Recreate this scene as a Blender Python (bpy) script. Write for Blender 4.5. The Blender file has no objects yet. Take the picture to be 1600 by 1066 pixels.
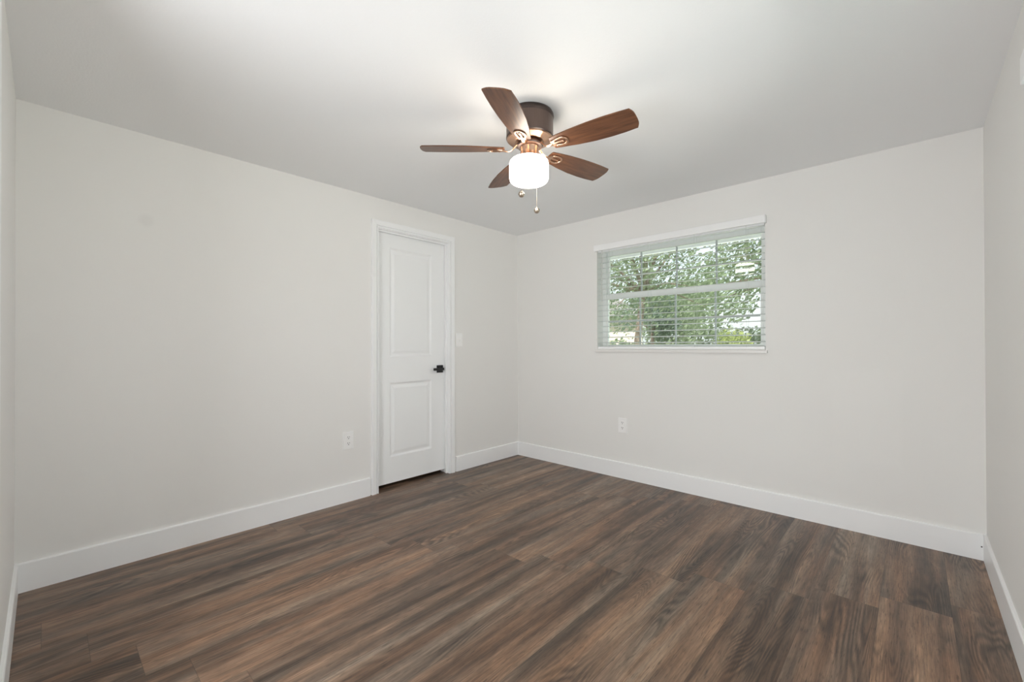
import bpy, bmesh, math, random
from mathutils import Vector, Matrix
PI = math.pi
SC = bpy.context.scene
C = SC.collection
random.seed(7)

# ------------------------------------------------------------------ camera
cam = bpy.data.cameras.new('camera')
cam_o = bpy.data.objects.new('camera', cam); C.objects.link(cam_o)
YAW, PIT, ROL = 0.74726, 0.00541, -0.00256
fw = Vector((-math.sin(YAW)*math.cos(PIT), math.cos(YAW)*math.cos(PIT), math.sin(PIT)))
rt = Vector((math.cos(YAW), math.sin(YAW), 0)); up = rt.cross(fw)
rt2 = rt*math.cos(ROL)+up*math.sin(ROL); up2 = -rt*math.sin(ROL)+up*math.cos(ROL)
M = Matrix((rt2, up2, -fw)).transposed().to_4x4()
M.translation = Vector((3.0338, -3.3582, 1.1356))
cam_o.matrix_world = M
cam.sensor_width = 36; cam.lens = 676.5/1600*36; cam.shift_y = 3.41/1600
cam.clip_start = 0.02; cam.clip_end = 500
SC.camera = cam_o

# ------------------------------------------------------------------ world, lights, exposure
world = bpy.data.worlds.new('world'); SC.world = world; world.use_nodes = True
wn = world.node_tree; wn.nodes.clear()
wo = wn.nodes.new('ShaderNodeOutputWorld'); wb = wn.nodes.new('ShaderNodeBackground')
sky = wn.nodes.new('ShaderNodeTexSky'); sky.sky_type = 'NISHITA'; sky.sun_disc = False
sky.sun_elevation = math.radians(50); sky.sun_rotation = math.radians(200); sky.dust_density = 4.0; sky.air_density = 1.0
mixw = wn.nodes.new('ShaderNodeMix'); mixw.data_type = 'RGBA'; mixw.inputs[0].default_value = 0.8
wn.links.new(sky.outputs[0], mixw.inputs[6]); mixw.inputs[7].default_value = (2.1, 2.2, 2.25, 1)   # thin bright overcast
wn.links.new(mixw.outputs[2], wb.inputs[0]); wb.inputs[1].default_value = 0.52
wn.links.new(wb.outputs[0], wo.inputs[0])

W, L, H = 3.311, 3.451, 2.2814            # room: x 0..W, y -L..0, z 0..H

HALL_FILL = 49.0
FAR_FILL = 75.0
SIDE = 37.0
def area(name, loc, rot, sx, sy, power, col):
    l = bpy.data.lights.new(name, 'AREA'); l.shape = 'RECTANGLE'; l.size = sx; l.size_y = sy
    l.energy = power; l.color = col
    o = bpy.data.objects.new(name, l); o.location = loc; o.rotation_euler = rot; C.objects.link(o); return o
# daylight entering by the side window, just outside its glass
area('side_window_daylight', (W+0.45, -2.05, 1.32), (0, PI/2+.28, 0), 0.9, 1.25, SIDE, (.985, 0.975, 1.0))
# added fill lamp in the made-up hall, shining in through the front wall opening
area('hall_fill_light', (2.12, -L-.85, .85), (PI/2-.12, 0, 0), 1.7, 1.4, HALL_FILL, (.95, 0.975, 1.0))
# added fill lamp low outside the far window, aimed up to lift the ceiling
area('far_window_fill', (1.6, 1.7, .15), (-math.radians(125), 0, 0), 3.0, 1.2, FAR_FILL, (1.0, .99, .97))
sun = bpy.data.lights.new('sun', 'SUN'); sun.energy = 6.5; sun.angle = 0.02; sun.color = (1, .95, .86)
sun_o = bpy.data.objects.new('sun', sun); C.objects.link(sun_o)
sun_o.rotation_euler = (math.radians(42), 0, math.radians(25)); sun_o.location = (0, -6, 10)
LAMP = 14.0                                 # radiance of the lamp glass

SC.view_settings.view_transform = 'Standard'; SC.view_settings.look = 'None'
SC.view_settings.gamma = 1; SC.view_settings.use_curve_mapping = False
SC.view_settings.exposure = 0.15
SC.cycles.diffuse_bounces = 8; SC.cycles.max_bounces = 12; SC.cycles.transparent_max_bounces = 24
SC.cycles.sample_clamp_indirect = 6

# ------------------------------------------------------------------ materials
class NT:
    def __init__(s, name):
        s.m = bpy.data.materials.new(name); s.m.use_nodes = True
        s.t = s.m.node_tree; s.b = s.t.nodes['Principled BSDF']; s.out = s.t.nodes['Material Output']
    def n(s, typ, **k):
        x = s.t.nodes.new(typ)
        for a, v in k.items(): setattr(x, a, v)
        return x
    def l(s, a, b): s.t.links.new(a, b)
    def math(s, op, a, b=None, c=None, clamp=False):
        x = s.n('ShaderNodeMath', operation=op, use_clamp=clamp)
        for i, v in enumerate((a, b, c)):
            if v is None: continue
            if isinstance(v, (int, float)): x.inputs[i].default_value = v
            else: s.l(v, x.inputs[i])
        return x.outputs[0]
    def mix(s, f, a, b, blend='MIX'):
        x = s.n('ShaderNodeMix', data_type='RGBA', blend_type=blend)
        for i, v in ((0, f), (6, a), (7, b)):
            if isinstance(v, (int, float)): x.inputs[i].default_value = v
            elif isinstance(v, tuple): x.inputs[i].default_value = v if len(v) == 4 else (*v, 1)
            else: s.l(v, x.inputs[i])
        return x.outputs[2]
    def noise(s, vec, scale, detail=4, rough=.5, dist=0):
        x = s.n('ShaderNodeTexNoise'); x.inputs['Scale'].default_value = scale; x.inputs['Detail'].default_value = detail
        x.inputs['Roughness'].default_value = rough; x.inputs['Distortion'].default_value = dist
        if vec is not None: s.l(vec, x.inputs['Vector'])
        return x
    def bump(s, h, strength, dist=.002):
        x = s.n('ShaderNodeBump'); x.inputs['Strength'].default_value = strength; x.inputs['Distance'].default_value = dist
        s.l(h, x.inputs['Height']); s.l(x.outputs[0], s.b.inputs['Normal']); return x

def paint(name, col, rough=.6, spec=.3, bump=0, scale=220, metal=0, vary=.0):
    N = NT(name); N.b.inputs['Base Color'].default_value = (*col, 1)
    N.b.inputs['Roughness'].default_value = rough; N.b.inputs['Metallic'].default_value = metal
    N.b.inputs['Specular IOR Level'].default_value = spec
    tc = N.n('ShaderNodeTexCoord')
    if vary:
        n = N.noise(tc.outputs['Object'], 3.0, 3)
        N.l(N.mix(n.outputs[0], tuple(c*(1-vary) for c in col), tuple(min(1, c*(1+vary)) for c in col)), N.b.inputs['Base Color'])
    if bump:
        n = N.noise(tc.outputs['Object'], scale, 3); N.bump(n.outputs[0], bump, .0015)
    return N.m

WALLC = (.845, .838, .820)
def wall_mat(name, patches):
    """paint with roller texture; patches = touched-up or scuffed spots (centre, half size, colour factor)"""
    N = NT(name); N.b.inputs['Roughness'].default_value = .7; N.b.inputs['Specular IOR Level'].default_value = .25
    g = N.n('ShaderNodeNewGeometry'); n = N.noise(g.outputs['Position'], 1.3, 3)
    col = N.mix(n.outputs[0], tuple(c*.985 for c in WALLC), tuple(c*1.015 for c in WALLC))
    for (c, h, f, soft) in patches:
        v = N.n('ShaderNodeVectorMath', operation='SUBTRACT'); N.l(g.outputs['Position'], v.inputs[0]); v.inputs[1].default_value = c
        d = N.n('ShaderNodeVectorMath', operation='DIVIDE'); N.l(v.outputs[0], d.inputs[0]); d.inputs[1].default_value = h
        wob = N.noise(g.outputs['Position'], 9, 2)
        if soft > .4:
            ln = N.n('ShaderNodeVectorMath', operation='LENGTH'); N.l(d.outputs[0], ln.inputs[0]); r = ln.outputs['Value']
        else:
            a = N.n('ShaderNodeVectorMath', operation='ABSOLUTE'); N.l(d.outputs[0], a.inputs[0])
            sp = N.n('ShaderNodeSeparateXYZ'); N.l(a.outputs[0], sp.inputs[0])
            r = N.math('MAXIMUM', N.math('MAXIMUM', sp.outputs[0], sp.outputs[1]), sp.outputs[2])
        r = N.math('ADD', r, N.math('MULTIPLY', N.math('SUBTRACT', wob.outputs[0], .5), .12))
        mr = N.n('ShaderNodeMapRange'); N.l(r, mr.inputs[0]); mr.inputs[1].default_value = 1-soft; mr.inputs[2].default_value = 1.0
        mr.inputs[3].default_value = 1; mr.inputs[4].default_value = 0
        col = N.mix(mr.outputs[0], col, tuple(min(1, x*f) for x in WALLC))
    N.l(col, N.b.inputs['Base Color'])
    nb = N.noise(g.outputs['Position'], 150, 3); N.bump(nb.outputs[0], .12, .0015)
    return N.m

def floor_mat():
    N = NT('vinyl_plank'); g = N.n('ShaderNodeNewGeometry'); sp = N.n('ShaderNodeSeparateXYZ'); N.l(g.outputs['Position'], sp.inputs[0])
    X, Y = sp.outputs[0], sp.outputs[1]
    PW, PL, ST = .229, 1.225, .1225
    u = N.math('DIVIDE', N.math('SUBTRACT', X, .400-4*PW), PW)
    ui = N.math('FLOOR', u); uf = N.math('SUBTRACT', u, ui)
    # stair-stepped end joints
    yy = N.math('DIVIDE', N.math('SUBTRACT', N.math('SUBTRACT', Y, -2.14-4*ST+10*PL*-1), N.math('MULTIPLY', ui, ST)), PL)
    vi = N.math('FLOOR', yy); vf = N.math('SUBTRACT', yy, vi)
    cb = N.n('ShaderNodeCombineXYZ'); N.l(ui, cb.inputs[0]); N.l(vi, cb.inputs[1]); cb.inputs[2].default_value = 3.3
    wn_ = N.n('ShaderNodeTexWhiteNoise', noise_dimensions='3D'); N.l(cb.outputs[0], wn_.inputs['Vector'])
    rs = N.n('ShaderNodeSeparateXYZ'); N.l(wn_.outputs['Color'], rs.inputs[0])
    r1, r2, r3 = rs.outputs
    # plank-local coordinates, metres
    lx = N.math('MULTIPLY', uf, PW); ly = N.math('MULTIPLY', vf, PL)
    def vec(sx, sy, k):
        v = N.n('ShaderNodeCombineXYZ')
        N.l(N.math('MULTIPLY', lx, sx), v.inputs[0]); N.l(N.math('MULTIPLY', ly, sy), v.inputs[1])
        N.l(N.math('MULTIPLY', r1, k), v.inputs[2]); return v.outputs[0]
    bands = N.noise(vec(1, .045, 37), 15, 4, .5, .15)          # broad colour streaks along the plank
    hue = N.noise(vec(1, .07, 61), 12, 3, .5, .3)
    grain = N.noise(vec(1, .035, 83), 170, 5, .7, .1)
    blot = N.noise(vec(1, .38, 29), 14, 4, .6, 1.0)
    # cathedral grain: contour lines of a stretched noise
    cath = N.noise(vec(1, .11, 53), 8, 1.5, .4, .35)
    wv = N.math('SINE', N.math('MULTIPLY', cath.outputs[0], 190)); wv = N.math('MULTIPLY_ADD', wv, .5, .5)
    cm = N.noise(vec(1, .3, 71), 6, 2)
    cmk = N.n('ShaderNodeMapRange'); N.l(cm.outputs[0], cmk.inputs[0]); cmk.inputs[1].default_value = .46; cmk.inputs[2].default_value = .62
    ramp = N.n('ShaderNodeValToRGB'); N.l(bands.outputs[0], ramp.inputs[0]); e = ramp.color_ramp.elements
    e[0].position = .34; e[0].color = (0.085, 0.058, 0.039, 1); e[1].position = .67; e[1].color = (0.298, 0.220, 0.156, 1)
    for p_, c_ in ((.42, (0.140, 0.095, 0.066)), (.50, (0.194, 0.135, 0.094)), (.60, (0.239, 0.170, 0.119))):
        x = ramp.color_ramp.elements.new(p_); x.color = (*c_, 1)
    hr = N.n('ShaderNodeValToRGB'); N.l(hue.outputs[0], hr.inputs[0]); e = hr.color_ramp.elements
    e[0].position = .36; e[0].color = (.90, .93, .97, 1); e[1].position = .66; e[1].color = (1.18, .95, .80, 1)
    col = N.mix(1.0, ramp.outputs[0], hr.outputs[0], 'MULTIPLY')
    br = N.n('ShaderNodeMapRange'); N.l(blot.outputs[0], br.inputs[0]); br.inputs[1].default_value = .3; br.inputs[2].default_value = .7; br.inputs[3].default_value = .78; br.inputs[4].default_value = 1.2
    fine = N.noise(vec(1, .03, 19), 520, 3, .6)
    gr = N.n('ShaderNodeMapRange'); N.l(grain.outputs[0], gr.inputs[0]); gr.inputs[1].default_value = .3; gr.inputs[2].default_value = .7; gr.inputs[3].default_value = .58; gr.inputs[4].default_value = 1.38
    pl = N.math('MULTIPLY_ADD', r2, .20, .90)
    pl = N.math('MULTIPLY', pl, N.math('MULTIPLY_ADD', fine.outputs[0], .7, .65))
    por = N.noise(vec(1, .07, 97), 230, 2, .5); pm = N.n('ShaderNodeMapRange'); N.l(por.outputs[0], pm.inputs[0]); pm.inputs[1].default_value = .60; pm.inputs[2].default_value = .68; pm.inputs[3].default_value = 1.0; pm.inputs[4].default_value = .55
    pl = N.math('MULTIPLY', pl, pm.outputs[0])
    ct = N.math('SUBTRACT', 1, N.math('MULTIPLY', N.math('MULTIPLY', wv, cmk.outputs[0]), .55))
    k = N.math('MULTIPLY', N.math('MULTIPLY', br.outputs[0], gr.outputs[0]), N.math('MULTIPLY', pl, ct))
    kc = N.n('ShaderNodeCombineXYZ'); [N.l(k, kc.inputs[i]) for i in range(3)]
    col = N.mix(1.0, col, kc.outputs[0], 'MULTIPLY')
    # seams
    eu = N.math('MULTIPLY', N.math('MINIMUM', uf, N.math('SUBTRACT', 1, uf)), PW)
    ev = N.math('MULTIPLY', N.math('MINIMUM', vf, N.math('SUBTRACT', 1, vf)), PL)
    ed = N.math('MINIMUM', eu, ev)
    sm = N.n('ShaderNodeMapRange'); N.l(ed, sm.inputs[0]); sm.inputs[1].default_value = .0004; sm.inputs[2].default_value = .0016
    col = N.mix(N.math('SUBTRACT', 1, N.math('MULTIPLY_ADD', sm.outputs[0], .5, .5)), col, (.03, .02, .016))
    N.l(col, N.b.inputs['Base Color'])
    rg = N.n('ShaderNodeMapRange'); N.l(grain.outputs[0], rg.inputs[0]); rg.inputs[3].default_value = .30; rg.inputs[4].default_value = .46
    N.l(rg.outputs[0], N.b.inputs['Roughness']); N.b.inputs['Specular IOR Level'].default_value = .5
    N.bump(N.math('ADD', N.math('MULTIPLY', grain.outputs[0], .35), sm.outputs[0]), .25, .0008)
    return N.m

def blade_mat():
    N = NT('walnut_blade'); tc = N.n('ShaderNodeTexCoord'); mp = N.n('ShaderNodeMapping'); N.l(tc.outputs['Object'], mp.inputs[0])
    mp.inputs['Scale'].default_value = (.10, 1, 1)
    n = N.noise(mp.outputs[0], 60, 5, .6, .4); n2 = N.noise(mp.outputs[0], 14, 3)
    r = N.n('ShaderNodeValToRGB'); N.l(n.outputs[0], r.inputs[0]); e = r.color_ramp.elements
    e[0].position = .33; e[0].color = (.042, .015, .008, 1); e[1].position = .70; e[1].color = (.260, .112, .050, 1)
    N.l(N.mix(n2.outputs[0], r.outputs[0], (.100, .040, .020)), N.b.inputs['Base Color'])
    N.b.inputs['Roughness'].default_value = .38; N.b.inputs['Specular IOR Level'].default_value = .5
    return N.m

def metal(name, col, rough, var=True):
    N = NT(name); N.b.inputs['Metallic'].default_value = 1; N.b.inputs['Roughness'].default_value = rough
    tc = N.n('ShaderNodeTexCoord'); mp = N.n('ShaderNodeMapping'); mp.inputs['Scale'].default_value = (1, 1, .04); N.l(tc.outputs['Object'], mp.inputs[0])
    n = N.noise(mp.outputs[0], 300, 2)
    N.l(N.mix(n.outputs[0], tuple(c*.85 for c in col), tuple(c*1.12 for c in col)), N.b.inputs['Base Color'])
    N.bump(n.outputs[0], .06, .0005)
    return N.m

def glass_mat():
    N = NT('window_glass'); N.t.nodes.remove(N.b)
    tr = N.n('ShaderNodeBsdfTransparent'); tr.inputs[0].default_value = (.95, .97, .955, 1)
    gl = N.n('ShaderNodeBsdfGlossy'); gl.inputs['Roughness'].default_value = .02; gl.inputs[0].default_value = (.9, 1, .97, 1)
    fr = N.n('ShaderNodeFresnel'); fr.inputs[0].default_value = 1.5
    mx = N.n('ShaderNodeMixShader'); N.l(fr.outputs[0], mx.inputs[0]); N.l(tr.outputs[0], mx.inputs[1]); N.l(gl.outputs[0], mx.inputs[2])
    N.l(mx.outputs[0], N.out.inputs[0]); return N.m

def lamp_mat():
    N = NT('frosted_lamp_glass'); N.b.inputs['Base Color'].default_value = (.9, .9, .88, 1); N.b.inputs['Roughness'].default_value = .3
    tc = N.n('ShaderNodeTexCoord'); n = N.noise(tc.outputs['Object'], 4, 1)
    N.b.inputs['Emission Color'].default_value = (1.0, .91, .78, 1)
    N.l(N.math('MULTIPLY_ADD', n.outputs[0], .2, LAMP-.1), N.b.inputs['Emission Strength'])
    return N.m

def leaf_mat(name, a, b, trans=.35):
    N = NT(name); ob = N.n('ShaderNodeNewGeometry'); n = N.noise(ob.outputs['Position'], 1.1, 3)
    r = N.n('ShaderNodeMix', data_type='RGBA'); 
    N.l(N.mix(n.outputs[0], a, b), N.b.inputs['Base Color']); N.b.inputs['Roughness'].default_value = .55
    d = N.n('ShaderNodeBsdfTranslucent'); d.inputs[0].default_value = (*b, 1)
    mx = N.n('ShaderNodeMixShader'); mx.inputs[0].default_value = trans
    N.l(N.b.outputs[0], mx.inputs[1]); N.l(d.outputs[0], mx.inputs[2]); N.l(mx.outputs[0], N.out.inputs[0]); return N.m

def ground_mat(name, a, b, scale):
    N = NT(name); g = N.n('ShaderNodeNewGeometry'); n = N.noise(g.outputs['Position'], scale, 6, .65)
    N.l(N.mix(n.outputs[0], a, b), N.b.inputs['Base Color']); N.b.inputs['Roughness'].default_value = .9; return N.m

MT = dict(
    left=wall_mat('wall_paint_left', [((0, -2.988, 1.815), (.2, .042, .042), .955, .55)]),
    back=wall_mat('wall_paint_back', [((2.82, 0, .70), (.17, .2, .30), 1.010, .14)]),
    wall=wall_mat('wall_paint', []),
    ceil=paint('ceiling_paint', (.90, .91, .92), .8, .2, .35, 120),
    trim=paint('white_trim_enamel', (.925, .93, .935), .35, .4, 0, vary=.006),
    door=paint('white_door_enamel', (.92, .93, .935), .38, .4, 0, vary=.006),
    vinyl=paint('white_vinyl', (.86, .87, .86), .4, .4, 0, vary=.01),
    grille=paint('grey_white_grille', (.46, .49, .49), .5, .3, 0, vary=.02),
    slat=paint('white_blind_slat', (.68, .71, .70), .45, .4, 0, vary=.01),
    sill=paint('white_stone_sill', (.82, .81, .79), .35, .4, 0, vary=.03),
    plastic=paint('white_plastic', (.93, .93, .925), .35, .5, 0, vary=.01),
    slot=paint('dark_slot', (.10, .10, .10), .6, .3, 0, vary=.05),
    black=paint('matte_black', (.012, .012, .013), .42, .5, 0, vary=.1),
    floor=floor_mat(), blade=blade_mat(), glass=glass_mat(), lamp=lamp_mat(),
    bronze=metal('brushed_bronze', (.150, .112, .098), .40), copper=metal('antique_copper', (.62, .40, .28), .30),
    dark=metal('dark_bronze', (.09, .07, .065), .35), nickel=metal('aged_brass', (.50, .42, .34), .28),
    cord=paint('white_cord', (.62, .63, .61), .8, .2, 0, vary=.02),
    stucco=paint('cream_stucco', (.72, .66, .58), .9, .2, .4, 40, vary=.05),
    house=paint('pale_stucco', (.66, .58, .52), .9, .2, .4, 40, vary=.05),
    soffit=paint('grey_soffit', (.62, .63, .66), .8, .2, 0, vary=.06),
    roof=ground_mat('grey_shingle', (.16, .155, .15), (.27, .26, .25), 12),
    bark=ground_mat('bark', (.16, .12, .10), (.34, .27, .23), 20),
    lawn=ground_mat('lawn_grass', (.24, .29, .16), (.38, .41, .28), 3),
    road=ground_mat('concrete_paving', (.52, .48, .44), (.66, .62, .57), 5),
    yellow=paint('yellow_enamel', (.85, .62, .20), .5, .4, 0, vary=.03),
    signgrey=paint('sign_grey', (.45, .42, .38), .5, .4, 0, vary=.03),
    leaf1=leaf_mat('oak_leaves', (.12, .17, .105), (.30, .37, .23)),
    leaf2=leaf_mat('dark_leaves', (.095, .145, .115), (.22, .29, .22)),
    leaf3=leaf_mat('yellow_green_leaves', (.26, .33, .12), (.48, .53, .22)),
    dkglass=paint('dark_pane', (.08, .10, .12), .1, .8, 0, vary=.1),
    carp=paint('silver_car_paint', (.62, .66, .70), .3, .6, 0, vary=.02),
    tyre=paint('tyre_rubber', (.03, .03, .03), .8, .3, 0, vary=.1),
)

# ------------------------------------------------------------------ mesh helpers
def bm_new(): return bmesh.new()
def box(bm, x0, x1, y0, y1, z0, z1):
    v = [bm.verts.new((x, y, z)) for x in (x0, x1) for y in (y0, y1) for z in (z0, z1)]
    for f in ((0, 1, 3, 2), (4, 6, 7, 5), (0, 4, 5, 1), (2, 3, 7, 6), (0, 2, 6, 4), (1, 5, 7, 3)):
        bm.faces.new([v[i] for i in f])
    return v
def lathe(bm, prof, n=48, cx=0, cy=0):
    rings = []
    for r, z in prof:
        if r < 1e-6: rings.append([bm.verts.new((cx, cy, z))])
        else: rings.append([bm.verts.new((cx+r*math.cos(2*PI*i/n), cy+r*math.sin(2*PI*i/n), z)) for i in range(n)])
    for a, b in zip(rings, rings[1:]):
        for i in range(n):
            j = (i+1) % n
            if len(a) == 1 and len(b) == 1: continue
            if len(a) == 1: bm.faces.new((a[0], b[i], b[j]))
            elif len(b) == 1: bm.faces.new((a[i], a[j], b[0]))
            else: bm.faces.new((a[i], a[j], b[j], b[i]))
def tube(bm, pts, r, n=8, flat=1.0):
    pts = [Vector(p) for p in pts]; rings = []; nrm = None
    for i, p in enumerate(pts):
        t = (pts[min(i+1, len(pts)-1)]-pts[max(i-1, 0)]).normalized()
        ref = Vector((0, 0, 1)) if abs(t.z) < .95 else Vector((1, 0, 0))
        s = t.cross(ref).normalized(); u = s.cross(t)
        rr = r[i] if isinstance(r, (list, tuple)) else r
        rings.append([bm.verts.new(p+s*rr*math.cos(2*PI*k/n)+u*rr*flat*math.sin(2*PI*k/n)) for k in range(n)])
    for a, b in zip(rings, rings[1:]):
        for i in range(n): bm.faces.new((a[i], a[(i+1) % n], b[(i+1) % n], b[i]))
    bm.faces.new(rings[0]); bm.faces.new(rings[-1])
def prism(bm, pts, z0, z1):
    a = [bm.verts.new((x, y, z0)) for x, y in pts]; b = [bm.verts.new((x, y, z1)) for x, y in pts]
    n = len(pts); bm.faces.new(a); bm.faces.new(b)
    for i in range(n): bm.faces.new((a[i], a[(i+1) % n], b[(i+1) % n], b[i]))
def obj(name, bm, m, parent=None, bevel=0, smooth=False, loc=None, rot=None):
    bmesh.ops.recalc_face_normals(bm, faces=bm.faces[:])
    me = bpy.data.meshes.new(name); bm.to_mesh(me); bm.free()
    o = bpy.data.objects.new(name, me); C.objects.link(o); me.materials.append(MT[m] if isinstance(m, str) else m)
    if smooth:
        for p in me.polygons: p.use_smooth = True
        try: me.set_sharp_from_angle(angle=math.radians(35))
        except Exception: pass
    if bevel:
        b = o.modifiers.new('bevel', 'BEVEL'); b.width = bevel; b.segments = 2; b.limit_method = 'ANGLE'; b.angle_limit = math.radians(40)
    if parent: o.parent = parent
    if loc: o.location = loc
    if rot: o.rotation_euler = rot
    return o
def thing(name, label, cat, loc=(0, 0, 0), rotz=0, group=None):
    o = bpy.data.objects.new(name, None); C.objects.link(o); o.location = loc; o.rotation_euler = (0, 0, rotz)
    o.empty_display_size = .1
    tag(o, label, cat, group); return o
def tag(o, label, cat, group=None):
    o['label'] = label; o['category'] = cat
    if group: o['group'] = group
    return o
def struct(o, label=None, cat=None):
    o['kind'] = 'structure'
    if label: o['label'] = label
    if cat: o['category'] = cat
    return o

# ------------------------------------------------------------------ room shell
WX0, WX1, WZ0, WZ1 = .962, 2.292, 1.100, 2.010      # far window opening
VY0, VY1 = -2.72, -1.40                             # side window opening
DY0, DY1, DZ = -1.612, -.908, 2.052                 # closet door opening
T = .12
bm = bm_new(); box(bm, 0, W, -L, 0, -.12, 0); box(bm, -.75, 0, -1.95, -.55, -.12, 0); box(bm, 0, 3.4, -L-T-1.6, -L, -.12, 0)
struct(obj('floor', bm, 'floor'), 'dark brown wood-look plank floor', 'floor')
bm = bm_new(); box(bm, -.05, W+.05, -L-.05, .05, H, H+.12)
struct(obj('ceiling', bm, 'ceil'), 'smooth white painted ceiling', 'ceiling')
bm = bm_new(); box(bm, -T, W+.2, 0, .2, -.12, WZ0); box(bm, -T, W+.2, 0, .2, WZ1, H)
box(bm, -T, WX0, 0, .2, WZ0, WZ1); box(bm, WX1, W+.2, 0, .2, WZ0, WZ1)
struct(obj('wall_back', bm, 'back'), 'off-white wall holding the window', 'wall')
bm = bm_new(); box(bm, -T, 0, -L-T, DY0, 0, H); box(bm, -T, 0, DY1, 0, 0, H); box(bm, -T, 0, DY0, DY1, DZ, H)
struct(obj('wall_left', bm, 'left'), 'off-white wall holding the door', 'wall')
bm = bm_new(); box(bm, W, W+.2, -L-.2, VY0, -.12, H); box(bm, W, W+.2, VY1, 0, -.12, H)
box(bm, W, W+.2, VY0, VY1, -.12, WZ0); box(bm, W, W+.2, VY0, VY1, 1.95, H)
struct(obj('wall_right', bm, 'wall'), 'off-white wall at the right edge', 'wall')
AX0, AX1, AZ = 1.35, 2.85, 2.05                     # cased opening, added to let the hall fill lamp shine in
bm = bm_new(); box(bm, 0, AX0, -L-T, -L, 0, H); box(bm, AX1, W, -L-T, -L, 0, H); box(bm, AX0, AX1, -L-T, -L, AZ, H)
struct(obj('wall_front', bm, 'wall'), 'off-white wall sliver at the left edge', 'wall')
# unseen hall behind the camera, added to house the fill lamp
HY = -L-T-1.5
bm = bm_new(); box(bm, .2, .3, HY, -L-T, 0, 2.28); box(bm, 3.3, 3.4, HY, -L-T, 0, 2.28); box(bm, .2, 3.4, HY-.1, HY, 0, 2.28)
struct(obj('wall_added_hall', bm, 'wall'), 'added unseen hall walls behind the camera', 'wall')
bm = bm_new(); box(bm, .2, 3.4, HY-.1, -L-T, 2.28, 2.38); struct(obj('ceiling_added_hall', bm, 'ceil'), 'added unseen hall ceiling behind the camera', 'ceiling')
# closet shell behind the door
bm = bm_new(); box(bm, -.81, -.75, -2.0, -.5, -.12, H); box(bm, -.75, -T, -2.0, -1.95, 0, H); box(bm, -.75, -T, -.55, -.5, 0, H); box(bm, -.81, -T, -2, -.5, H, H+.05)
struct(obj('wall_closet', bm, 'wall'), 'closet walls behind the door', 'wall')

# baseboards (top edge eased)
BH, BT = .136, .0125
def baseboard(name, pts, label):
    """pts: (x0,y0),(x1,y1) along the wall, inward normal (nx,ny)"""
    bm = bm_new()
    for (x0, y0, x1, y1, nx, ny) in pts:
        prof = [(0, 0), (BT, 0), (BT, BH-.006), (BT-.002, BH-.002), (BT-.005, BH), (0, BH)]
        a = [bm.verts.new((x0+nx*d, y0+ny*d, z)) for d, z in prof]; b = [bm.verts.new((x1+nx*d, y1+ny*d, z)) for d, z in prof]
        bm.faces.new(a); bm.faces.new(b)
        for i in range(len(prof)): bm.faces.new((a[i], a[(i+1) % 6], b[(i+1) % 6], b[i]))
    return struct(obj(name, bm, 'trim'), label, 'baseboard')
baseboard('baseboard_left', [(0, -L, 0, -1.680, 1, 0), (0, -.836, 0, 0, 1, 0)], 'tall white baseboard on the door wall')
bb = baseboard('baseboard_back', [(BT, 0, W-BT, 0, 0, -1)], 'tall white baseboard under the window')
baseboard('baseboard_right', [(W, -L, W, 0, -1, 0)], 'tall white baseboard on the right wall')
baseboard('baseboard_front', [(BT, -L, AX0-.06, -L, 0, 1), (AX1+.06, -L, W-BT, -L, 0, 1)], 'tall white baseboard at the left edge')
bm = bm_new(); lathe(bm, [(0, 0), (.0035, 0), (.0035, .001), (0, .001)], 10)
o = obj('nail_hole', bm, 'slot', bb, loc=(3.292, -BT, .072), rot=(PI/2, 0, 0))

bm = bm_new(); box(bm, AX0-.058, AX0, -L, -L+.015, 0, AZ+.058); box(bm, AX1, AX1+.058, -L, -L+.015, 0, AZ+.058); box(bm, AX0, AX1, -L, -L+.015, AZ, AZ+.058)
struct(obj('trim_1', bm, 'trim', bevel=.002), 'white casing of the added hall opening behind the camera', 'trim')

# ------------------------------------------------------------------ door
d = bpy.data.objects.new('door_1', None); C.objects.link(d); d.location = (0, -1.26, 0); d.empty_display_size = .1
struct(d, 'white two-panel door with a black lever handle', 'door')
def dobj(name, bm, m, parent=d, **k):
    for v in bm.verts: v.co.y += 1.26
    return obj(name, bm, m, parent, **k)
# slab with moulded panels, front face at x=-.055
SX = -.055; SY0, SY1, SZ0, SZ1 = -1.607, -.913, .032, 2.045
bm = bm_new()
def rect(y0, y1, z0, z1, x): return [bm.verts.new((x, y, z)) for y, z in ((y0, z0), (y1, z0), (y1, z1), (y0, z1))]
panels = [(-1.472, -1.060, .240, .838), (-1.472, -1.060, 1.048, 1.928)]
ys = [SY0, -1.472, -1.060, SY1]; zs = [SZ0, .240, .838, 1.048, 1.928, SZ1]
grid = [[bm.verts.new((SX, y, z)) for z in zs] for y in ys]
for i in range(3):
    for j in range(5):
        if i == 1 and j in (1, 3): continue
        bm.faces.new((grid[i][j], grid[i+1][j], grid[i+1][j+1], grid[i][j+1]))
for (j0) in (1, 3):
    prev = [grid[1][j0], grid[2][j0], grid[2][j0+1], grid[1][j0+1]]
    y0, y1, z0, z1 = -1.472, -1.060, zs[j0], zs[j0+1]
    for ins, dx in ((.004, -.002), (.014, -.009), (.024, -.009), (.046, -.003)):
        cur = rect(y0+ins, y1-ins, z0+ins, z1-ins, SX+dx)
        for k in range(4): bm.faces.new((prev[k], prev[(k+1) % 4], cur[(k+1) % 4], cur[k]))
        prev = cur
    bm.faces.new(prev)
back = [bm.verts.new((SX-.035, y, z)) for y, z in ((SY0, SZ0), (SY1, SZ0), (SY1, SZ1), (SY0, SZ1))]
bm.faces.new(back)
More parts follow.
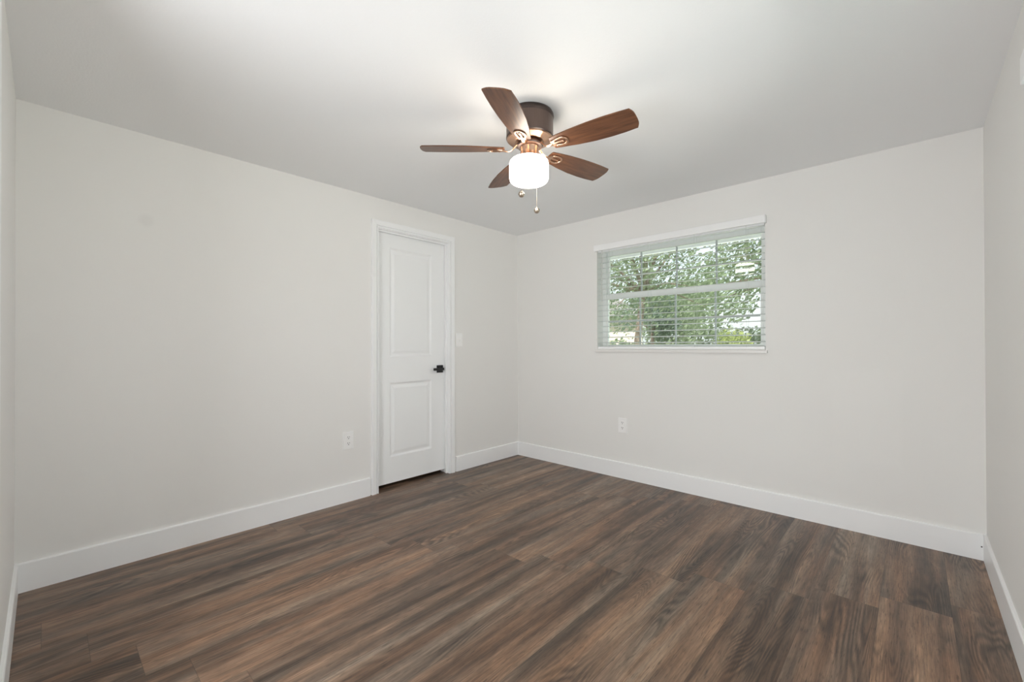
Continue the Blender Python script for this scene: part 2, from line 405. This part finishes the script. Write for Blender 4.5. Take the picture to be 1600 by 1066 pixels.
edge = [grid[i][0] for i in range(4)]+[grid[3][j] for j in range(1, 6)]+[grid[i][5] for i in (2, 1, 0)]+[grid[0][j] for j in (4, 3, 2, 1)]
sides = [([grid[i][0] for i in range(4)], back[0], back[1]), ([grid[3][j] for j in range(6)], back[1], back[2]),
         ([grid[i][5] for i in (3, 2, 1, 0)], back[2], back[3]), ([grid[0][j] for j in (5, 4, 3, 2, 1, 0)], back[3], back[0])]
for vs, a, b in sides: bm.faces.new(vs+[b, a])
dobj('door_slab', bm, 'door')
# jamb with stop
bm = bm_new()
box(bm, -T, .001, DY0, DY0+.006, 0, DZ); box(bm, -T, .001, DY1-.006, DY1, 0, DZ); box(bm, -T, .001, DY0, DY1, DZ-.006, DZ)
box(bm, SX+.010, SX+.034, DY0+.006, DY0+.018, 0, DZ-.006); box(bm, SX+.010, SX+.034, DY1-.018, DY1-.006, 0, DZ-.006); box(bm, SX+.010, SX+.034, DY0+.018, DY1-.018, DZ-.019, DZ-.006)
dobj('door_jamb', bm, 'trim', bevel=.0015)
# casing: flat with a small inner bead
bm = bm_new()
cw = .058
prof = [(0, 0), (0, .009), (.002, .012), (.010, .012), (.011, .003), (.017, .003), (.018, .014), (cw-.004, .018), (cw, .015), (cw, 0)]
path = [(DY0+.004, 0), (DY0+.004, DZ-.002), (DY1-.004, DZ-.002), (DY1-.004, 0)]
outd = [(-1, 0), (-1, 1), (1, 1), (1, 0)]
rings = []
for (y, z), (oy, oz) in zip(path, outd):
    rings.append([bm.verts.new((h, y+oy*w_, z+oz*w_)) for w_, h in prof])
for a, b in zip(rings, rings[1:]):
    for i in range(len(prof)): bm.faces.new((a[i], a[(i+1) % len(prof)], b[(i+1) % len(prof)], b[i]))
bm.faces.new(rings[0]); bm.faces.new(rings[-1])
dobj('door_casing', bm, 'trim')
# lever handle: square rose, round neck, flat lever pointing to the hinge side
h = bpy.data.objects.new('door_handle', None)
bm = bm_new(); hy, hz = -.972, .930
box(bm, SX, SX+.008, hy-.033, hy+.033, hz-.033, hz+.033)
dh = dobj('door_handle', bm, 'black', bevel=.002); dh['label'] = 'black lever handle on a square rose'
bm = bm_new(); tube(bm, [(SX+.008, hy, hz), (SX+.045, hy, hz)], .011, 16)
box(bm, SX+.040, SX+.052, hy-.098, hy+.012, hz-.011, hz+.011)
for v in bm.verts: v.co.y += 1.26
lv = obj('lever', bm, 'black', dh, bevel=.002)
bm = bm_new(); box(bm, SX-.025, SX+.0, SY1, SY1+.002, hz-.03, hz+.03)
dobj('latch_plate', bm, 'black')

# ------------------------------------------------------------------ windows and blinds
def window(name, loc, rotz, x0, x1, z0, z1, mid, label):
    """local frame: x along the wall, +y outwards"""
    w = bpy.data.objects.new(name, None); C.objects.link(w); w.location = loc; w.rotation_euler = (0, 0, rotz); w.empty_display_size = .1
    struct(w, label, 'window')
    y0, y1 = .095, .155; f = .036
    bm = bm_new(); box(bm, x0, x1, y0, y1, z0, z0+.028); box(bm, x0, x1, y0, y1, z1-.028, z1)
    box(bm, x0, x0+f, y0, y1, z0+.028, z1-.028); box(bm, x1-f, x1, y0, y1, z0+.028, z1-.028)
    obj('window_frame', bm, 'vinyl', w, bevel=.003)
    gx0, gx1 = x0+.052, x1-.052
    def sash(nm, za, zb, ya, yb, top, bot):
        bm = bm_new(); s = .016
        box(bm, x0+f, x0+f+s, ya, yb, za, zb); box(bm, x1-f-s, x1-f, ya, yb, za, zb)
        box(bm, x0+f+s, x1-f-s, ya, yb, za, za+bot); box(bm, x0+f+s, x1-f-s, ya, yb, zb-top, zb)
        so = obj(nm, bm, 'vinyl', w, bevel=.002)
        bm = bm_new(); ym = (ya+yb)/2; box(bm, x0+f+s, x1-f-s, ym-.002, ym+.002, za+bot, zb-top); obj('pane', bm, 'glass', so)
        bm = bm_new(); q = .0055
        for k in (1, 2, 3):
            x = gx0+(gx1-gx0)*k/4; box(bm, x-q, x+q, ym-.007, ym+.007, za+bot, zb-top)
        zc = (za+bot+zb-top)/2
        xs = [gx0]+[gx0+(gx1-gx0)*k/4 for k in (1, 2, 3)]+[gx1]
        for a, b in zip(xs, xs[1:]): box(bm, a+q, b-q, ym-.007, ym+.007, zc-q, zc+q)
        obj('muntins', bm, 'grille', so)
    sash('lower_sash', z0+.028, mid+.025, .098, .122, .050, .014)
    sash('upper_sash', mid-.022, z1-.028, .126, .150, .045, .012)
    bm = bm_new(); box(bm, x0-.012, x1+.012, -.020, .0, z0-.022, z0-.001); box(bm, x0+.001, x1-.001, 0, .095, z0, z0+.004)
    obj('window_sill', bm, 'sill', w, bevel=.002)
    return w
window('window_1', (0, 0, 0), 0, WX0, WX1, WZ0, WZ1, 1.572, 'white vinyl window with eight-light sashes')
window('window_2', (W, 0, 0), -PI/2, -VY1, -VY0, WZ0, 1.95, 1.55, 'side window at the right edge of the photograph')

def blind(loc, rotz, x0, x1, zt, zv0, label, lowered, n=None, first=None, pitch=.0475, ztop=None):
    t = thing('window_blind', label, 'blind', loc, rotz)
    bm = bm_new(); pr = .040
    box(bm, x0-.010, x1+.010, -pr, -pr+.008, zv0, zt); box(bm, x0-.010, x0-.002, -pr+.008, -.001, zv0, zt); box(bm, x1+.002, x1+.010, -pr+.008, -.001, zv0, zt)
    obj('valance', bm, 'trim', t, bevel=.002)
    bm = bm_new(); box(bm, x0+.006, x1-.006, .010, .055, zt-.058-.0, zt-.020)
    if not lowered: bm.free(); bm = bm_new(); box(bm, x0+.001, x1-.001, -pr+.009, -.001, zv0+.004, zv0+.030)
    obj('headrail', bm, 'trim', t)
    if lowered:
        bm = bm_new(); zz = first; a = math.radians(6.5)
        while zz < ztop:
            for s in range(1):
                c = .0315; d_ = .025; th = .0014
                N_ = 6; up_, lo = [], []
                for k in range(N_+1):
                    f = -1+2*k/N_; yy = c+d_*f*math.cos(a); zc = zz+d_*f*math.sin(a)+.0022*(1-f*f)
                    up_.append((yy, zc+th)); lo.append((yy, zc-th))
                prof = up_+lo[::-1]
                A = [bm.verts.new((x0+.005, y, z)) for y, z in prof]; B = [bm.verts.new((x1-.005, y, z)) for y, z in prof]
                bm.faces.new(A); bm.faces.new(B); m_ = len(prof)
                for i in range(m_): bm.faces.new((A[i], A[(i+1) % m_], B[(i+1) % m_], B[i]))
            zz += pitch
        so = obj('slats', bm, 'slat', t)
        bm = bm_new(); box(bm, x0+.004, x1-.004, .004, .056, 1.1045, 1.124); obj('bottom_rail', bm, 'trim', t, bevel=.003)
        for fx in (.09, .36, .64, .91):
            x = x0+(x1-x0)*fx; bm = bm_new()
            for y in (.0045, .0585):
                tube(bm, [(x, y, 1.12), (x, y, zv0+.03)], .0007, 5)
            obj('ladder_cord', bm, 'cord', t)
        bm = bm_new(); tube(bm, [(x0+.055, -.006, zv0+.02), (x0+.053, -.006, 1.52)], .0035, 8); obj('tilt_wand', bm, 'cord', t)
    return t
blind((0, 0, 0), 0, WX0, WX1, 2.022, 1.969, 'white slatted window blind hanging open in front of the garden window', True, first=1.158, ztop=1.98)
blind((W, 0, 0), -PI/2, -VY1+.0, -VY0, 1.985, 1.905, 'white blind valance on the right-hand wall, cut off by the photo edge', False)

# ------------------------------------------------------------------ outlets and switch
def outlet(loc, rotz, label):
    t = thing('power_outlet', label, 'outlet', loc, rotz)      # local: x along wall, -y into the room
    bm = bm_new(); box(bm, -.041, .041, -.0085, 0, -.063, .063); obj('cover_plate', bm, 'plastic', t, bevel=.003)
    for zc in (.022, -.022):
        bm = bm_new(); pts = []
        for k in range(20):
            a = 2*PI*k/20; pts.append((max(-.016, min(.016, .019*math.cos(a))), .0165*math.sin(a)))
        a = [bm.verts.new((x, -.0084, zc+z)) for x, z in pts]; b = [bm.verts.new((x, -.0105, zc+z)) for x, z in pts]
        bm.faces.new(a); bm.faces.new(b)
        for i in range(20): bm.faces.new((a[i], a[(i+1) % 20], b[(i+1) % 20], b[i]))
        r = obj('receptacle', bm, 'plastic', t)
        bm = bm_new(); box(bm, -.0078, -.0048, -.0112, -.0104, zc+.001, zc+.010); box(bm, .0048, .0078, -.0112, -.0104, zc+.002, zc+.009)
        tube(bm, [(0, -.0104, zc-.006), (0, -.0112, zc-.006)], .0032, 10)
        obj('slots', bm, 'slot', r)
    bm = bm_new(); tube(bm, [(0, -.0084, 0), (0, -.0096, 0)], .003, 10); obj('screw', bm, 'plastic', t)
outlet((0, -1.850, .444), PI/2, 'white power outlet on the left wall beside the door casing')
outlet((1.212, 0, .451), 0, 'white power outlet on the back wall below the window')
t = thing('light_switch', 'white toggle light switch on the wall right of the door', 'switch', (0, -.792, 1.188), PI/2)
bm = bm_new(); box(bm, -.036, .036, -.006, 0, -.060, .060); obj('cover_plate', bm, 'plastic', t, bevel=.003)
bm = bm_new(); box(bm, -.006, .006, -.016, -.004, -.010, .004); obj('toggle', bm, 'plastic', t, bevel=.001)

# ------------------------------------------------------------------ ceiling fan
FX, FY = 1.650, -1.732
fan = thing('ceiling_fan', 'bronze ceiling fan with five walnut blades and a lit white drum lamp', 'ceiling fan', (FX, FY, H))
def F(z): return z-H
bm = bm_new(); lathe(bm, [(0, F(2.2812)), (.104, F(2.2812)), (.1135, F(2.277)), (.118, F(2.268)), (.119, F(2.258)), (.1165, F(2.251)), (.116, F(2.249)), (0, F(2.249))], 64)
obj('canopy', bm, 'dark', fan, smooth=True)
bm = bm_new(); lathe(bm, [(0, F(2.2489)), (.1155, F(2.2489)), (.1155, F(2.166)), (.1165, F(2.163)), (.1165, F(2.158)), (.114, F(2.153)), (0, F(2.153))], 64)
obj('motor_housing', bm, 'bronze', fan, smooth=True)
bm = bm_new(); lathe(bm, [(0, F(2.1529)), (.113, F(2.1529)), (.109, F(2.148)), (.082, F(2.1425)), (.076, F(2.139)), (.070, F(2.1385)), (.066, F(2.142)), (.0, F(2.142))], 64)
obj('motor_plate', bm, 'copper', fan, smooth=True)
bm = bm_new(); lathe(bm, [(0, F(2.1419)), (.052, F(2.1419)), (.056, F(2.137)), (.064, F(2.130)), (.066, F(2.122)), (.062, F(2.116)), (.052, F(2.114)), (0, F(2.114))], 48)
obj('hub', bm, 'bronze', fan, smooth=True)
bm = bm_new(); lathe(bm, [(0, F(2.1139)), (.046, F(2.1139)), (.048, F(2.109)), (.046, F(2.102)), (.046, F(2.085)), (.050, F(2.068)), (.057, F(2.058)), (.059, F(2.0535)), (0, F(2.0535))], 48)
fit = obj('light_fitter', bm, 'copper', fan, smooth=True)
bm = bm_new()
prof = [(0, F(2.0538)), (.062, F(2.0530))]
for k in range(7):
    a = PI/2*(1-k/6); prof.append((.076+.020*math.cos(a), F(2.0325)+.020*math.sin(a)))
prof += [(.0965, F(2.015)), (.0965, F(1.985)), (.0963, F(1.966))]
for k in range(1, 8):
    a = PI/2*k/7; prof.append((.072+.024*math.cos(a), F(1.962)-.023*math.sin(a)))
prof += [(.04, F(1.937)), (0, F(1.936))]
lathe(bm, prof, 64)
ls = obj('lamp_shade', bm, 'lamp', fan, smooth=True, loc=(-.003, -.003, -.001)); ls['label'] = 'glowing white glass drum shade'
R0, R1 = .128, .536
def blade_bm():
    bm = bm_new(); top, n = [], 26
    # outline in local x (radius) and y (chord)
    ks = [(0, .036, .038), (.12, .044, .046), (.3, .052, .0575), (.5, .058, .0655), (.7, .0605, .0675), (.85, .060, .0655), (1, .0575, .060)]
    def hw(t, j):      # half width along the blade; the trailing edge is fuller
        for p, q in zip(ks, ks[1:]):
            if t <= q[0]:
                f = (t-p[0])/(q[0]-p[0]); f = f*f*(3-2*f)*.35+f*.65
                return (p[j]+(q[j]-p[j])*f)*1.04
        return ks[-1][j]
    def xs(t): return R0+(R1-.014-R0)*t
    up_ = [(xs(k/n), hw(k/n, 2)) for k in range(n+1)]; dn = [(xs(k/n), -hw(k/n, 1)) for k in range(n+1)]
    tip = []
    for k in range(1, 12):
        f = k/12; y = .060-(.060+.0575)*f; e = abs(2*f-1)
        tip.append((R1-.012*e**5-.004*e*e, y*(1-.02*(1-e))))
    pts = [(R0-.004, .030)]+up_+tip+dn[::-1]+[(R0-.004, -.028)]
    prism(bm, pts, -.003, .003)
    return bm
def bracket_bm():
    bm = bm_new(); z = -.0065
    # trefoil loop of flat bar below the blade
    loop = []
    for a in [PI*(1-k/10)-PI/2 for k in range(11)]:
        loop.append((.180+.026*math.cos(a), .024*math.sin(a), z))
    left = [(.138, .015, z), (.150, .019, z), (.165, .0235, z)]
    pts = left+loop+[(x, -y, z) for x, y, _ in left[::-1]]
    tube(bm, pts, .0052, 8, .5)
    tube(bm, [(.132, 0, z), (.160, 0, z), (.186, 0, z)], [.006, .005, .0042], 8, .5)
    lathe(bm, [(0, z-.0045), (.0045, z-.003), (.0045, z+.002), (0, z+.002)], 12, .188, 0)
    lathe(bm, [(0, z-.0045), (.0045, z-.003), (.0045, z+.002), (0, z+.002)], 12, .150, .019)
    lathe(bm, [(0, z-.0045), (.0045, z-.003), (.0045, z+.002), (0, z+.002)], 12, .150, -.019)
    box(bm, .126, .146, -.019, .019, z-.002, z+.0025)
    # arm from the hub
    tube(bm, [(.050, 0, .024), (.066, 0, .019), (.080, 0, .004), (.094, 0, -.008), (.110, 0, -.0115), (.130, 0, z)], [.010, .009, .0075, .007, .008, .010], 10, .45)
    return bm
TILT = -math.radians(13); BZ = F(2.103)
bl0 = br0 = None
for k in range(5):
    a = .144-k*2*PI/5
    if bl0 is None:
        bl0 = obj('blade', blade_bm(), 'blade', fan, bevel=.0012)
        br0 = obj('blade_bracket', bracket_bm(), 'copper', bl0, smooth=True)
        b, r = bl0, br0
    else:
        b = bl0.copy(); C.objects.link(b); b.parent = fan
        r = br0.copy(); C.objects.link(r); r.parent = b
    b.location = (0, 0, BZ); b.rotation_mode = 'XYZ'
    b.rotation_euler = (Matrix.Rotation(a, 3, 'Z') @ Matrix.Rotation(TILT, 3, 'X')).to_euler()
def chain(px, py, z_end):
    dx, dy = px-FX, py-FY; r = math.hypot(dx, dy); ux, uy = dx/r, dy/r
    pts = [(ux*.046, uy*.046, F(2.092)), (ux*.058, uy*.058, F(2.090)), (ux*.078, uy*.078, F(2.078)), (ux*.090, uy*.090, F(2.058)), (ux*.1005, uy*.1005, F(2.040)), (dx, dy, F(1.98)), (dx, dy, F(z_end+.010))]
    bm = bm_new(); tube(bm, pts, .0006, 6)
    # beads
    p0, p1 = Vector(pts[5]), Vector(pts[6]); L_ = (p1-p0).length; n = int(L_/.0035)
    for k in range(n):
        q = p0.lerp(p1, k/n); bmesh.ops.create_icosphere(bm, subdivisions=1, radius=.0010, matrix=Matrix.Translation(q))
    c = obj('pull_chain', bm, 'nickel', fan, smooth=True)
    bm = bm_new(); zc = F(z_end)
    lathe(bm, [(0, zc+.018), (.0035, zc+.017), (.0045, zc+.0125), (.012, zc+.009), (.0155, zc+.001), (.013, zc-.008), (.0075, zc-.0135), (0, zc-.0145)], 24, dx, dy)
    obj('pull_knob', bm, 'nickel', c, smooth=True)
chain(1.6813, -1.8302, 1.850)
chain(1.6132, -1.6343, 1.832)

# ------------------------------------------------------------------ outdoors
GZ = -.15
bm = bm_new(); box(bm, -90, 60, -60, 110, GZ-.3, GZ)
struct(obj('lawn', bm, 'lawn'), 'green lawn outside the window', 'ground')
bm = bm_new()
v = [bm.verts.new(p) for p in ((-40, 17, GZ+.01), (20, 20, GZ+.01), (20, 25, GZ+.01), (-40, 22, GZ+.01))]; bm.faces.new(v)
struct(obj('street', bm, 'road'), 'pale concrete street beyond the lawn', 'street')
# own roof eave over the window
bm = bm_new(); box(bm, -1.2, W+.9, .2, .82, 2.20, 2.22); box(bm, -1.2, W+.9, .80, .84, 2.06, 2.24)
struct(obj('roof_eave', bm, 'soffit'), 'grey eave above the window outside', 'eave')
bm = bm_new(); box(bm, -1.2, W+.9, -L-1, .84, 2.45, 2.55)
struct(obj('roof_deck', bm, 'roof'), 'roof over the room', 'roof')

def tree(label, cat, x, y, h, crown, trunk_r, leafm, n, leaf=.10, group=None, crown_z=None, name='leafy_tree', lean=(0, 0), branches=11):
    t = thing(name, label, cat, (x, y, GZ), 0, group)
    rnd = random.Random(int(x*100+y*7))
    bm = bm_new(); top = crown_z if crown_z else h*.62
    tube(bm, [(0, 0, 0), (lean[0]*.4, lean[1]*.4, top*.4), (lean[0], lean[1], top), (lean[0]*1.1, lean[1]*1.1, top+.3*(h-top))], [trunk_r*1.25, trunk_r, trunk_r*.7, trunk_r*.3], 10)
    cl = []
    for i in range(branches):
        a = rnd.random()*2*PI; rr = crown*(.25+.65*rnd.random()); zz = top+(h-top)*(rnd.random()*1.2-.35)
        e = Vector((lean[0]+rr*math.cos(a), lean[1]+rr*math.sin(a), zz)); cl.append((e, crown*(.32+.2*rnd.random())))
        tube(bm, [(lean[0]*.85, lean[1]*.85, top*.85), (Vector((lean[0], lean[1], top))*.5+e*.5)+Vector((0, 0, -.1)), e], [trunk_r*.45, trunk_r*.28, trunk_r*.1], 6)
    obj('trunk', bm, 'bark', t, smooth=True)
    cl.append((Vector((lean[0], lean[1], (top+h)/2)), crown*.6))
    bm = bm_new()
    for i in range(n):
        c, r = cl[rnd.randrange(len(cl))]
        dv = Vector((rnd.gauss(0, 1), rnd.gauss(0, 1), rnd.gauss(0, 1))).normalized()*r*(.35+.75*rnd.random()**.6)
        p = c+Vector((dv.x, dv.y, dv.z*.75))
        s = leaf*(.6+.8*rnd.random())
        q = Vector((rnd.gauss(0, 1), rnd.gauss(0, 1), rnd.gauss(0, 1))).normalized(); w_ = q.orthogonal().normalized(); x_ = q.cross(w_)
        bm.faces.new([bm.verts.new(p+w_*s), bm.verts.new(p+x_*s*.45), bm.verts.new(p-w_*s), bm.verts.new(p-x_*s*.45)])
    me_o = obj('foliage', bm, leafm, t)
    return t
# positions along the view through the window (metres)
tree('leafy oak with a thin brown trunk, nearest the window at its left', 'tree', -1.35, 5.05, 5.2, 2.5, .075, 'leaf1', 15000, .045, crown_z=2.85, lean=(.25, .2), branches=20)
tree('small rounded dark green tree behind the oak trunk, left of the window middle', 'tree', -4.4, 12.7, 3.5, 1.15, .08, 'leaf2', 4500, .065, crown_z=2.2)
tree('tall spreading tree whose leaves fill the right-hand window panes', 'tree', 1.1, 10.4, 6.9, 3.1, .16, 'leaf1', 9500, .075, crown_z=3.5)
tree('distant tree beyond the small rounded dark tree', 'tree', -8.5, 26.5, 6.2, 3.2, .2, 'leaf1', 3600, .18, crown_z=2.4)
tree('distant low tree on the pale skyline near the right side of the window', 'tree', -1.6, 29.5, 5.0, 3.0, .2, 'leaf1', 3600, .17, crown_z=2.0)
def shrub(label, x, y, w_, h_, leafm, n, leaf=.07):
    t = thing('garden_shrub', label, 'shrub', (x, y, GZ)); rnd = random.Random(int(x*31+y*17))
    bm = bm_new()
    for k in range(5):
        a = k*1.26; tube(bm, [(0, 0, 0), (w_*.3*math.cos(a), w_*.3*math.sin(a), h_*.6)], [.02, .008], 5)
    obj('stems', bm, 'bark', t)
    bm = bm_new()
    for i in range(n):
        dv = Vector((rnd.gauss(0, 1), rnd.gauss(0, 1), rnd.gauss(0, 1))).normalized()*(.45+.55*rnd.random())
        p = Vector((dv.x*w_/2, dv.y*w_/2, h_*.5+dv.z*h_*.5)); p.z = max(p.z, .02)
        s = leaf*(.6+.8*rnd.random()); q = Vector((rnd.gauss(0, 1), rnd.gauss(0, 1), rnd.gauss(0, 1))).normalized(); a = q.orthogonal().normalized(); b = q.cross(a)
        bm.faces.new([bm.verts.new(p+a*s), bm.verts.new(p+b*s*.45), bm.verts.new(p-a*s), bm.verts.new(p-b*s*.45)])
    obj('foliage', bm, leafm, t)
shrub('bright lime-green shrub low in the right-hand window panes', -.35, 8.6, 1.1, 1.8, 'leaf3', 1700, .06)
shrub('low green bush in front of the pale house at the bottom left of the window', -4.1, 9.5, 2.0, 1.45, 'leaf1', 2000, .09)
shrub('wide rounded green bush low in the middle of the window view', -3.0, 14.2, 2.6, 2.3, 'leaf1', 2000, .09)

shrub('low green bush behind the lime-green shrub', -.75, 12.5, 2.2, 1.95, 'leaf1', 2200, .07)
# far house
hs = thing('suburban_house', 'pale stucco house seen low through the left-hand window panes', 'house', (-9.9, 13.5, GZ), math.radians(27))
bm = bm_new(); box(bm, -5, 4.2, 0, 6, 0, 2.6); obj('house_wall', bm, 'house', hs)
bm = bm_new()
v = [bm.verts.new(p) for p in ((-5.6, -.6, 2.6), (4.8, -.6, 2.6), (4.8, 6.6, 2.6), (-5.6, 6.6, 2.6), (-3, 3, 4.1), (2.2, 3, 4.1))]
for f in ((0, 1, 5, 4), (1, 2, 5), (2, 3, 4, 5), (3, 0, 4), (0, 3, 2, 1)): bm.faces.new([v[i] for i in f])
obj('house_roof', bm, 'roof', hs)
for x in (-3.6, -1.2):
    bm = bm_new(); box(bm, x, x+1.1, -.03, .01, 1.0, 2.1); obj('house_window', bm, 'dkglass', hs)
